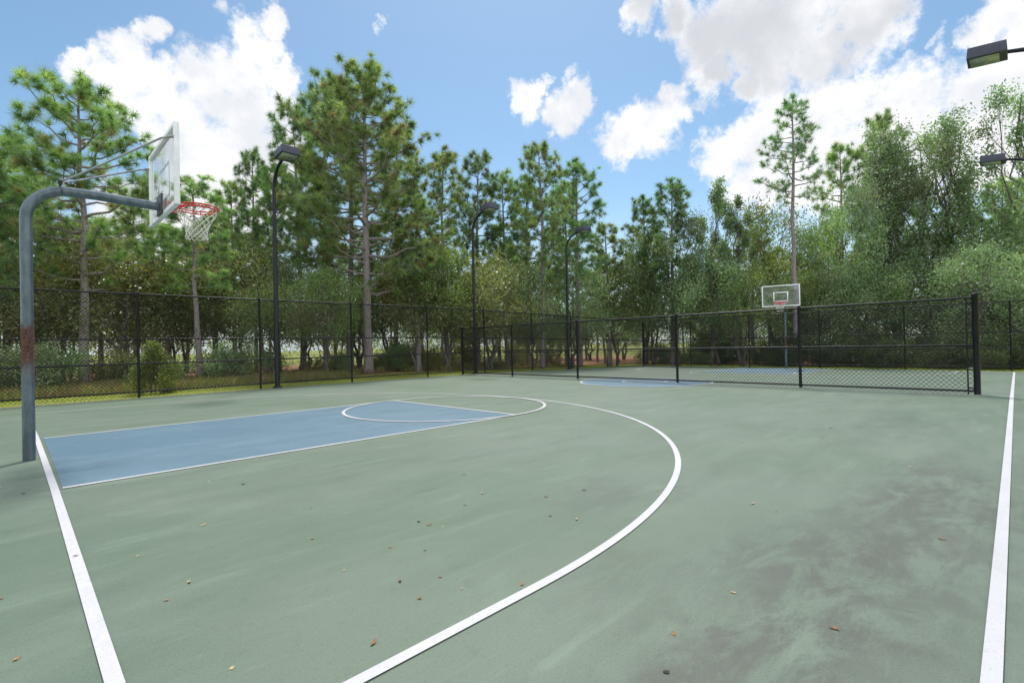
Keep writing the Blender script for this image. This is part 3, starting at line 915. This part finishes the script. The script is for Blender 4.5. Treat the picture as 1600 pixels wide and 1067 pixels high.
lamp = make_lamp()
LL = [(5.42, 8.32, 0, 'tall curved lamp post nearest the near hoop, on the left side of the court'),
      (13.72, 8.72, 0, 'tall curved lamp post by the left end of the divider fence'),
      (19.6, 8.35, 0, 'tall curved lamp post behind the divider fence, farthest on the left side'),
      (13.8, -8.38, math.pi, 'lamp post with its box head reaching in at the upper right, the larger of two'),
      (21.8, -8.27, math.pi, 'lamp post with its box head reaching in at the right, the farther of two')]
for i, (x, y, rz, lab) in enumerate(LL):
    loc = (x, y, float(gz(x)) + (.17 if x > 21 else 0) * 0)
    if i == 0:
        lamp.location = loc; lamp['label'] = lab
    else:
        dup(lamp, loc, rz, label=lab)

# ------------------------------------------------------------------ trees
def limb(rng, a, b, sag=0.0, wob=.06, n=6):
    a = np.array(a, float); b = np.array(b, float)
    t_ = np.linspace(0, 1, n)[:, None]
    P = a * (1 - t_) + b * t_
    L = np.linalg.norm(b - a)
    P[1:-1] += rng.normal(0, wob * L, (n - 2, 3)) * .5
    P[:, 2] += sag * L * (4 * t_ * (1 - t_))[:, 0]
    return P


def pine_meshes(seed, H, Rc, cb, nb=34, cone=False, tuft=.24, needles=44, tr=None, dens=1.0, wn=.008, sparse=0.0):
    rng = np.random.default_rng(seed)
    tr = tr or (.05 + H * .0095)
    g = Geo()
    zs = np.linspace(0, H * .985, 12)
    lean = np.cumsum(rng.normal(0, .035, (12, 2)), 0) * (H / 12); lean[0] = 0; lean[1] *= .3
    T = np.column_stack([lean, zs]); T[0, 2] = -.15
    rad = tr * (1 - zs / H) ** .75 + .012; rad[0] *= 1.25
    g.tube(T, rad, 9, False)
    def at(z):
        return np.array([np.interp(z, zs, T[:, 0]), np.interp(z, zs, T[:, 1]), z])
    tips = []
    az = rng.uniform(0, 6.28)
    for i in range(nb):
        u = (i + rng.uniform(-.4, .4)) / nb
        u = min(max(u, 0), .99)
        z = H * (cb + (1 - cb) * (u ** .85) * .97)
        az += 2.4 + rng.uniform(-.5, .5)
        prof = (1 - u) ** .62 * (.55 + .45 * min(1, u * 3.2 + .2))
        if cone: prof = (1 - u) ** .85 * min(1, .6 + u * 2)
        L = Rc * prof * rng.uniform(.6, 1.22) + .25
        up = rng.uniform(.05, .45) + (.5 * u if not cone else .1)
        a = at(z); d = np.array([math.cos(az), math.sin(az), 0])
        b = a + d * L + np.array([0, 0, up * L])
        P = limb(rng, a, b, -.09, .045, 7)
        br = max(.010, min(.2 * L * .09 + .01, tr * .45))
        g.tube(P, np.linspace(br, .006, 7), 5, False)
        m = int((3 + L * 5.5) * dens)
        for k in range(m):
            s = rng.uniform(.28, 1.0) ** .8
            q = np.array([np.interp(s, np.linspace(0, 1, 7), P[:, c]) for c in range(3)])
            dd = d * rng.uniform(.1, .9) + rng.normal(0, .55, 3) + np.array([0, 0, .45])
            dd /= np.linalg.norm(dd)
            e = q + dd * rng.uniform(.12, .55) * min(1.0, .45 + L * .3)
            g.segs([q], [e], .006)
            tips.append((*e, *dd, rng.random()))
        tips.append((*b, *(b - P[-2]), .6))
    for k in range(4):
        tips.append((*(at(H * .97) + rng.normal(0, .12, 3)), *(rng.normal(0, .3, 3) + [0, 0, 1]), .7))
    tp = np.array(tips); n = len(tp)
    C = tp[:, :3]; D = tp[:, 3:6]; D /= np.linalg.norm(D, axis=1, keepdims=True) + 1e-9
    tn = np.clip(tp[:, 6] * .7 + .15 + .25 * (C[:, 2] / H - .6), 0, 1)
    dead = rng.random(n) < .07
    tn[dead] = 0
    # needles fan from the twig end
    q = rng.normal(0, 1, (n, needles, 3)); q /= np.linalg.norm(q, axis=2, keepdims=True)
    v = q + D[:, None] * .55
    v /= np.linalg.norm(v, axis=2, keepdims=True)
    Ln = tuft * rng.uniform(.65, 1.15, (n, needles, 1)) * rng.uniform(.75, 1.2, (n, 1, 1))
    back = -D[:, None] * rng.uniform(0, .12, (n, needles, 1))
    base = C[:, None] + back + v * .02
    tip = base + v * Ln; tip[..., 2] -= .10 * Ln[..., 0] * np.abs(v[..., 0])
    _, a, b = basis(v)
    ang = rng.uniform(0, 6.28, (n, needles, 1))
    w = (a * np.cos(ang) + b * np.sin(ang)) * wn
    V = np.stack([base - w, base + w, tip + w * .25], 2).reshape(-1, 3)
    F = np.arange(len(V)).reshape(-1, 3)
    tone = np.clip(np.repeat(tn, needles) + rng.normal(0, .06, n * needles), 0, 1)
    return g.mesh('pine_trunk'), np_mesh('pine_crown', V, F, tone)


def oak_meshes(seed, H, Rc, cb, style='round', nl=16, ncl=22, leaves=27, leaf=.05, tr=None, stems=2):
    rng = np.random.default_rng(seed)
    tr = tr or (.04 + H * .012)
    g = Geo()
    lobes = []
    for i in range(nl):
        u = (i + .5) / nl
        if style == 'round':
            z = H * (cb + (1 - cb) * (.12 + .76 * u))
            pr = math.sqrt(max(.05, 1 - (2 * (.1 + .85 * u) - 1) ** 2))
            rr = Rc * pr * rng.uniform(.35, .95)
            lr = Rc * rng.uniform(.26, .42)
            sz = .8
        else:  # upright plumes
            z = H * (cb + (1 - cb) * (.06 + .82 * u))
            rr = Rc * (.55 + .45 * math.sin(math.pi * min(1, u * 1.1) ** .8)) * rng.uniform(.15, 1.0)
            z -= (rr / Rc) ** 2 * .08 * H * u
            lr = Rc * rng.uniform(.12, .21)
            sz = 2.7
        a = i * 2.4 + rng.uniform(-.5, .5)
        lobes.append((rr * math.cos(a), rr * math.sin(a), z, lr, sz))
    # stems
    tops = []
    for s in range(stems):
        a = rng.uniform(0, 6.28)
        e = np.array([math.cos(a) * Rc * .28, math.sin(a) * Rc * .28, H * (.86 if style != 'round' else .7)])
        b0 = np.array([math.cos(a) * .08 * (stems > 1), math.sin(a) * .08 * (stems > 1), -.15])
        P = limb(rng, b0, e, 0, .05, 9)
        g.tube(P, np.linspace(tr * (1 if stems == 1 else .75), .02, 9), 8, False)
        tops.append(P)
    cl = []
    for (x, y, z, lr, sz) in lobes:
        P = tops[rng.integers(len(tops))]
        j = np.argmin(np.abs(P[:, 2] - z * rng.uniform(.45, .75)))
        c = np.array([x, y, z])
        Q = limb(rng, P[j], c, .06, .10, 6)
        g.tube(Q, np.linspace(max(.014, tr * .32), .010, 6), 5, False)
        q = rng.normal(0, 1, (ncl, 3)); q /= np.linalg.norm(q, axis=1, keepdims=True)
        q *= (rng.random((ncl, 1)) ** .45) * lr * np.array([1, 1, sz])
        cc = c + q
        lt = rng.normal(.5, .17)
        for w in cc[:: 2]:
            s = Q[rng.integers(2, 6)]
            g.segs([s], [w], .0055)
        cl += [(*w, lt + rng.normal(0, .13), lr) for w in cc]
    cl = np.array(cl); n = len(cl)
    sp = np.minimum(cl[:, 4], .7)[:, None, None] * .32 + .06
    pos = cl[:, None, :3] + rng.normal(0, 1, (n, leaves, 3)) * sp * np.array([1, 1, .8])
    pos = pos.reshape(-1, 3); pos[:, 2] = np.maximum(pos[:, 2], .03)
    m = len(pos)
    d = rng.normal(0, 1, (m, 3)); d[:, 2] -= .2; d /= np.linalg.norm(d, axis=1, keepdims=True)
    _, a, b = basis(d)
    ang = rng.uniform(0, 6.28, (m, 1)); w = a * np.cos(ang) + b * np.sin(ang)
    L = leaf * rng.uniform(.7, 1.3, (m, 1))
    V = np.stack([pos - d * L, pos + w * L * .48, pos + d * L, pos - w * L * .48], 1).reshape(-1, 3)
    F = np.arange(len(V)).reshape(-1, 4)
    tone = np.clip(np.repeat(cl[:, 3], leaves) + rng.normal(0, .12, m), 0, 1)
    return g.mesh('oak_trunk'), np_mesh('oak_crown', V, F, tone)


def tree(name, meshes, mats, loc, rz, sc, label, cat, group=None):
    r = thing(name, loc, rz, label=label, category=cat)
    if group:
        r['group'] = group
    r.scale = sc
    a = link('trunk', meshes[0], None, r); b = link('crown', meshes[1], None, r)
    for o_, mt in ((a, mats[0]), (b, mats[1])):
        if not o_.data.materials:
            o_.data.materials.append(None)
        o_.material_slots[0].link = 'OBJECT'
        o_.material_slots[0].material = mt
    return r


rnd = random.Random(11)
PV = [pine_meshes(100 + i, 12.0, 1.9, cb, nb=nb_, tuft=.31, needles=56, tr=.13, dens=1.05, wn=.0095) for i, (cb, nb_) in enumerate([(.32, 46), (.38, 40), (.36, 48), (.44, 38), (.28, 48)])]
P_big = pine_meshes(7, 14.8, 4.1, .26, nb=80, tuft=.31, needles=70, tr=.19, dens=1.1, wn=.0095)
P_left = pine_meshes(21, 11.5, 3.1, .33, nb=50, tuft=.33, needles=90, tr=.15, dens=.85, wn=.009)
P_lone = pine_meshes(5, 15.6, 2.3, .60, nb=36, tuft=.28, needles=44, tr=.15, dens=1.0, cone=True)
P_bigl = pine_meshes(31, 15.8, 3.3, .32, nb=60, tuft=.31, needles=50, tr=.17, dens=1.3)
for i, (x, y, H, rc, cb, lab) in enumerate(PINES):
    H *= .965
    z = float(gz(x)) - .06
    if i == 0: ms, sc = P_left, (1, 1, .95)
    elif i == 1: ms, sc = P_big, (1.06, 1.06, .985)
    elif i == 2: ms, sc = P_bigl, (1, 1, .965)
    elif i == 12: ms, sc = P_lone, (1, 1, .97)
    else:
        ms = PV[i % 5]; sc = (rc / 1.75, rc / 1.75, H / 12.0)
        s_ = (sc[0] + sc[2]) / 2
        sc = ((sc[0] + s_) / 2, (sc[1] + s_) / 2, sc[2])
    dark = 'dark' in lab or i == 12
    tree('pine_tree', ms, (M['bark_pine'], M['needle_dark' if dark else 'needle']), (x, y, z), rnd.uniform(0, 6.28), sc, lab, 'pine tree', 'pines in the wood around the court')

OV = {'o': [oak_meshes(200 + i, 6.0, 2.2, .28, leaf=.055) for i in range(3)],
      'b': [oak_meshes(210 + i, 5.2, 2.2, .24, leaf=.06, leaves=27) for i in range(2)],
      'g': [oak_meshes(220 + i, 6.0, 2.2, .2, leaf=.055) for i in range(2)],
      'p': [oak_meshes(230 + i, 15.0, 3.0, .2, 'plume', nl=40, ncl=20, leaves=26, leaf=.075, stems=5, tr=.14) for i in range(2)],
      's': [oak_meshes(240 + i, 11.0, 1.3, .3, 'plume', nl=16, ncl=24, leaves=26, leaf=.065, stems=1, tr=.10) for i in range(2)]}
DIM = {'o': (6.0, 2.2), 'b': (5.2, 2.2), 'g': (6.0, 2.2), 'p': (15.0, 3.0), 's': (11.0, 1.3)}
for i, (x, y, H, rc, cb, k, lab) in enumerate(OAKS):
    kk = k
    if H > 13: kk = 'p'; rc *= 1.18
    elif 'spire' in lab and 'foot' not in lab: kk = 's'
    h0, r0 = DIM[kk]
    ms = OV[kk][i % len(OV[kk])]
    sc = (rc / r0, rc / r0, H / h0)
    tree('leafy_tree', ms, (M['bark_oak'], M['oak_' + k]), (x, y, float(gz(x)) - .06), rnd.uniform(0, 6.28), sc, lab, 'tree', 'leafy trees in the wood around the court')

# filling of the wood: deeper rows
used = [(q[0], q[1]) for q in PINES] + [(q[0], q[1]) for q in OAKS]


def free(x, y, d):
    return all((x - a) ** 2 + (y - b) ** 2 > d * d for a, b in used)


def spot(zone):
    if zone == 'L':
        return rnd.uniform(-12, 42), rnd.uniform(15.0, 30)
    return rnd.uniform(32, 48), rnd.uniform(-16, 16)


cnt = 0
for k in range(4000):
    if cnt >= 50: break
    x, y = spot('L' if cnt % 3 else 'R')
    if not free(x, y, 2.1) or (y < 12 and x < 41): continue
    used.append((x, y)); cnt += 1
    H = rnd.uniform(7.0, 9.5); s_ = H / 12
    tree('pine_tree', PV[cnt % 5], (M['bark_pine'], M['needle_dark' if cnt % 3 else 'needle']), (x, y, float(gz(x)) - .06), rnd.uniform(0, 6.28), (s_ * 1.05, s_ * 1.05, s_),
         'slim pine deep in the wood, lost among the other trunks', 'pine tree', 'slim pines filling the depth of the wood')
cnt = 0
for k in range(6000):
    if cnt >= 46: break
    x, y = spot('L' if cnt % 3 else 'R')
    if not free(x, y, 1.7): continue
    used.append((x, y)); cnt += 1
    kk = 'ogbog'[cnt % 5] if x < 31 else 'gug'[cnt % 3].replace('u', 'g'); h0, r0 = DIM[kk]
    H = rnd.uniform(4.6, 7.0)
    s_ = rnd.uniform(.85, 1.2)
    tree('leafy_tree', OV[kk][cnt % len(OV[kk])], (M['bark_oak'], M['oak_' + kk]), (x, y, float(gz(x)) - .06), rnd.uniform(0, 6.28), (s_, s_, H / h0),
         'scrubby dark oak deep in the wood, half hidden by nearer trees', 'tree', 'scrub oaks filling the depth of the wood')

# bushes at the wood's edge
BV = [oak_meshes(300 + i, 1.6, 1.1, .02, leaf=.045, nl=9, ncl=16, leaves=26, tr=.02, stems=3) for i in range(3)]
lime = thing('bush', (2.62, 10.15, -.06), label='bright lime green bush behind the left fence', category='bush')
lm = oak_meshes(333, 1.65, .55, .02, 'plume', nl=12, ncl=16, leaves=24, leaf=.04, tr=.015, stems=4)
link('stem', lm[0], M['bark_oak'], lime); link('foliage', lm[1], M['lime'], lime)
cnt = 0
for k in range(3000):
    if cnt >= 100: break
    if cnt % 2:
        x, y = rnd.uniform(-8, 26), rnd.uniform(13.5, 21)
    else:
        x, y = rnd.uniform(28.6, 33), rnd.uniform(-12, 10)
    if not free(x, y, .9): continue
    used.append((x, y)); cnt += 1
    s_ = rnd.uniform(.55, 1.25) * (.8 if x < 27 else 1.0)
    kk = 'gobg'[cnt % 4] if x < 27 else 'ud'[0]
    t_ = thing('bush', (x, y, float(gz(x)) - .08), rnd.uniform(0, 6.28), label='low dull green bush in the undergrowth behind the fence', category='bush', group='low bushes in the undergrowth')
    t_.scale = (s_, s_, s_ * rnd.uniform(.8, 1.2))
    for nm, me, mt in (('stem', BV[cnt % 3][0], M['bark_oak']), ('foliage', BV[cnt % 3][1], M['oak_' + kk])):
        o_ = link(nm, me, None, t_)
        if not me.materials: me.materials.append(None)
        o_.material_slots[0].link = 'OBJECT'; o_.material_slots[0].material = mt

# ------------------------------------------------------------------ grass (stuff)
def blades(name, n, region, hmin, hmax, w, mat, seed, clump=0, lean=.35, avoid=None):
    rng = np.random.default_rng(seed)
    x0, x1, y0, y1 = region
    if clump:
        c = np.column_stack([rng.uniform(x0, x1, clump), rng.uniform(y0, y1, clump)])
        i = rng.integers(0, clump, n)
        P = c[i] + rng.normal(0, .13, (n, 2)); tb = rng.random(clump)[i]; hs_ = rng.uniform(.6, 1.1, clump)[i]
    else:
        P = np.column_stack([rng.uniform(x0, x1, n), rng.uniform(y0, y1, n)]); tb = .5 + .5 * np.sin(P[:, 0] * 1.3 + np.sin(P[:, 1] * 2)) * np.cos(P[:, 1] * 1.7); hs_ = np.ones(n)
    z = gz(P[:, 0]) - .065
    a = rng.uniform(0, 6.28, n); h = rng.uniform(hmin, hmax, n) * hs_
    d = np.column_stack([np.cos(a), np.sin(a)])
    B = np.column_stack([P, z])
    W_ = np.column_stack([-d[:, 1], d[:, 0], np.zeros(n)]) * w
    l = rng.uniform(0, lean, n) * h
    mid = B + np.column_stack([d * (l * .35)[:, None], h * .6]); tip = B + np.column_stack([d * l[:, None], h])
    V = np.stack([B - W_, B + W_, mid + W_ * .7, tip], 1).reshape(-1, 3)
    F = np.arange(4 * n).reshape(-1, 4)
    tone = np.clip(tb * .6 + rng.normal(.2, .18, n), 0, 1)
    return link(name, np_mesh(name, V, F, tone), mat, kind='stuff', label='grass', category='grass')


def unlab(o_, lab, cat):
    o_['label'] = lab; o_['category'] = cat


unlab(blades('grass', 42000, (-9, 27.5, 8.27, 12.8), .02, .075, .006, M['grass'], 1), 'short yellow green grass strip behind the left fence', 'grass')
unlab(blades('grass', 26000, (26.47, 31.5, -12, 10), .03, .10, .007, M['grass'], 2), 'short dry grass strip behind the back fence', 'grass')
unlab(blades('wild_grass', 42000, (-8, 9.5, 11.0, 15.5), .14, .36, .003, M['tallgrass'], 3, clump=1300, lean=.7), 'tall purple brown wild grass in clumps behind the left fence', 'grass')
unlab(blades('wild_grass', 9000, (9, 26, 12.8, 18), .12, .4, .006, M['tallgrass'], 4, clump=240, lean=.7), 'loose wild grass among the tree trunks', 'grass')

# ------------------------------------------------------------------ far wood, one mass
rng = np.random.default_rng(77)
n = 1500
side = rng.random(n) < .55
t_ = rng.random(n)
cx = np.where(side, -40 + 110 * t_, 54 + rng.uniform(0, 14, n)); cy = np.where(side, 37 + rng.uniform(0, 16, n), -50 + 95 * t_)
top = 5.4 + 1.8 * np.sin(cx * .21) * np.cos(cy * .17) + rng.uniform(-1, 1, n)
cz = rng.uniform(.05, 1, n) * top
k = 60
pos = np.stack([cx, cy, cz], 1)[:, None] + rng.normal(0, 1, (n, k, 3)) * np.array([1.3, 1.3, .8]); pos = pos.reshape(-1, 3)
pos[:, 2] = np.maximum(pos[:, 2], .1)
m = len(pos); d = rng.normal(0, 1, (m, 3)); d, a, b = basis(d); L = rng.uniform(.10, .20, (m, 1))
V = np.stack([pos - d * L, pos + a * L * .5, pos + d * L, pos - a * L * .5], 1).reshape(-1, 3)
fo = link('far_wood', np_mesh('far_wood', V, np.arange(4 * m).reshape(-1, 4), np.clip(np.repeat(rng.random(n), k) + rng.normal(0, .1, m), 0, 1)), M['oak_o'], kind='stuff', label='far off low wood seen in the gaps between the near tree trunks', category='wood')

# ------------------------------------------------------------------ fallen leaves
rg = random.Random(5)
lm_ = []
for k in range(4):
    bm = bmesh.new()
    L = .030; wd = .011 + .003 * k
    prof = [(-1, 0), (-.6, .75), (0, 1), (.55, .7), (1, 0)]
    up_ = [bm.verts.new((a * L, b * wd, .006 + .006 * abs(a) + .004 * b * rg.random())) for a, b in prof]
    dn = [bm.verts.new((a * L, -b * wd, .006 + .006 * abs(a) + .005 * b * rg.random())) for a, b in prof[1:-1]]
    ce = [bm.verts.new((a * L, 0, .003 + .007 * abs(a))) for a, b in prof[1:-1]]
    bm.faces.new((up_[0], ce[0], up_[1])); bm.faces.new((up_[0], dn[0], ce[0]))
    for i in range(2):
        bm.faces.new((up_[1 + i], ce[i], ce[i + 1], up_[2 + i])); bm.faces.new((ce[i], dn[i], dn[i + 1], ce[i + 1]))
    bm.faces.new((up_[3], ce[2], up_[4])); bm.faces.new((ce[2], dn[2], up_[4]))
    me = bpy.data.meshes.new('fallen_leaf'); bm.to_mesh(me); bm.free()
    lm_.append(me)
rg2 = random.Random(9)
LEAVES += [(rg2.uniform(.2, 9), rg2.uniform(-7.2, 7.5)) for _ in range(46)]
for i, (x, y) in enumerate(LEAVES):
    me = lm_[i % 4]
    o_ = link('fallen_leaf', me, None, label='small dry leaf lying on the court paint', category='leaf', group='dry leaves scattered over the court')
    if not me.materials: me.materials.append(None)
    tan = i % 3 == 0
    o_.material_slots[0].link = 'OBJECT'; o_.material_slots[0].material = M['deadleaf2'] if tan else (M['twig'] if i % 7 == 3 else M['deadleaf'])
    o_.location = (x, y, .0 if abs(x) > .1 else .006)
    o_.rotation_euler = (rg.uniform(-.25, .25), rg.uniform(-.2, .2), rg.uniform(0, 6.28))
    s_ = rg.uniform(.25, .5) if i % 4 else .68
    o_.scale = (s_, s_, s_)

# loose pine straw and leaf bits blown against the slab edge (uncountable)
rng = np.random.default_rng(12)
n = 5200
px = rng.uniform(-6, 26, n); py = 8.2 - np.abs(rng.normal(0, .13, n)) * (1 + .8 * np.sin(px * 1.7))
a_ = rng.uniform(0, 6.28, n); L_ = rng.uniform(.012, .05, n); d_ = np.column_stack([np.cos(a_), np.sin(a_)]) * L_[:, None]; w_ = np.column_stack([-np.sin(a_), np.cos(a_)]) * rng.uniform(.002, .008, n)[:, None]
P_ = np.column_stack([px, py]); z_ = gz(px) + .004 + rng.uniform(0, .01, n)
V = np.stack([np.column_stack([q, z_]) for q in (P_ - d_, P_ + w_, P_ + d_, P_ - w_)], 1).reshape(-1, 3)
link('leaf_litter', np_mesh('leaf_litter', V, np.arange(4 * n).reshape(-1, 4)), M['deadleaf'], kind='stuff', label='brown leaf and pine straw bits blown against the court edge', category='litter')
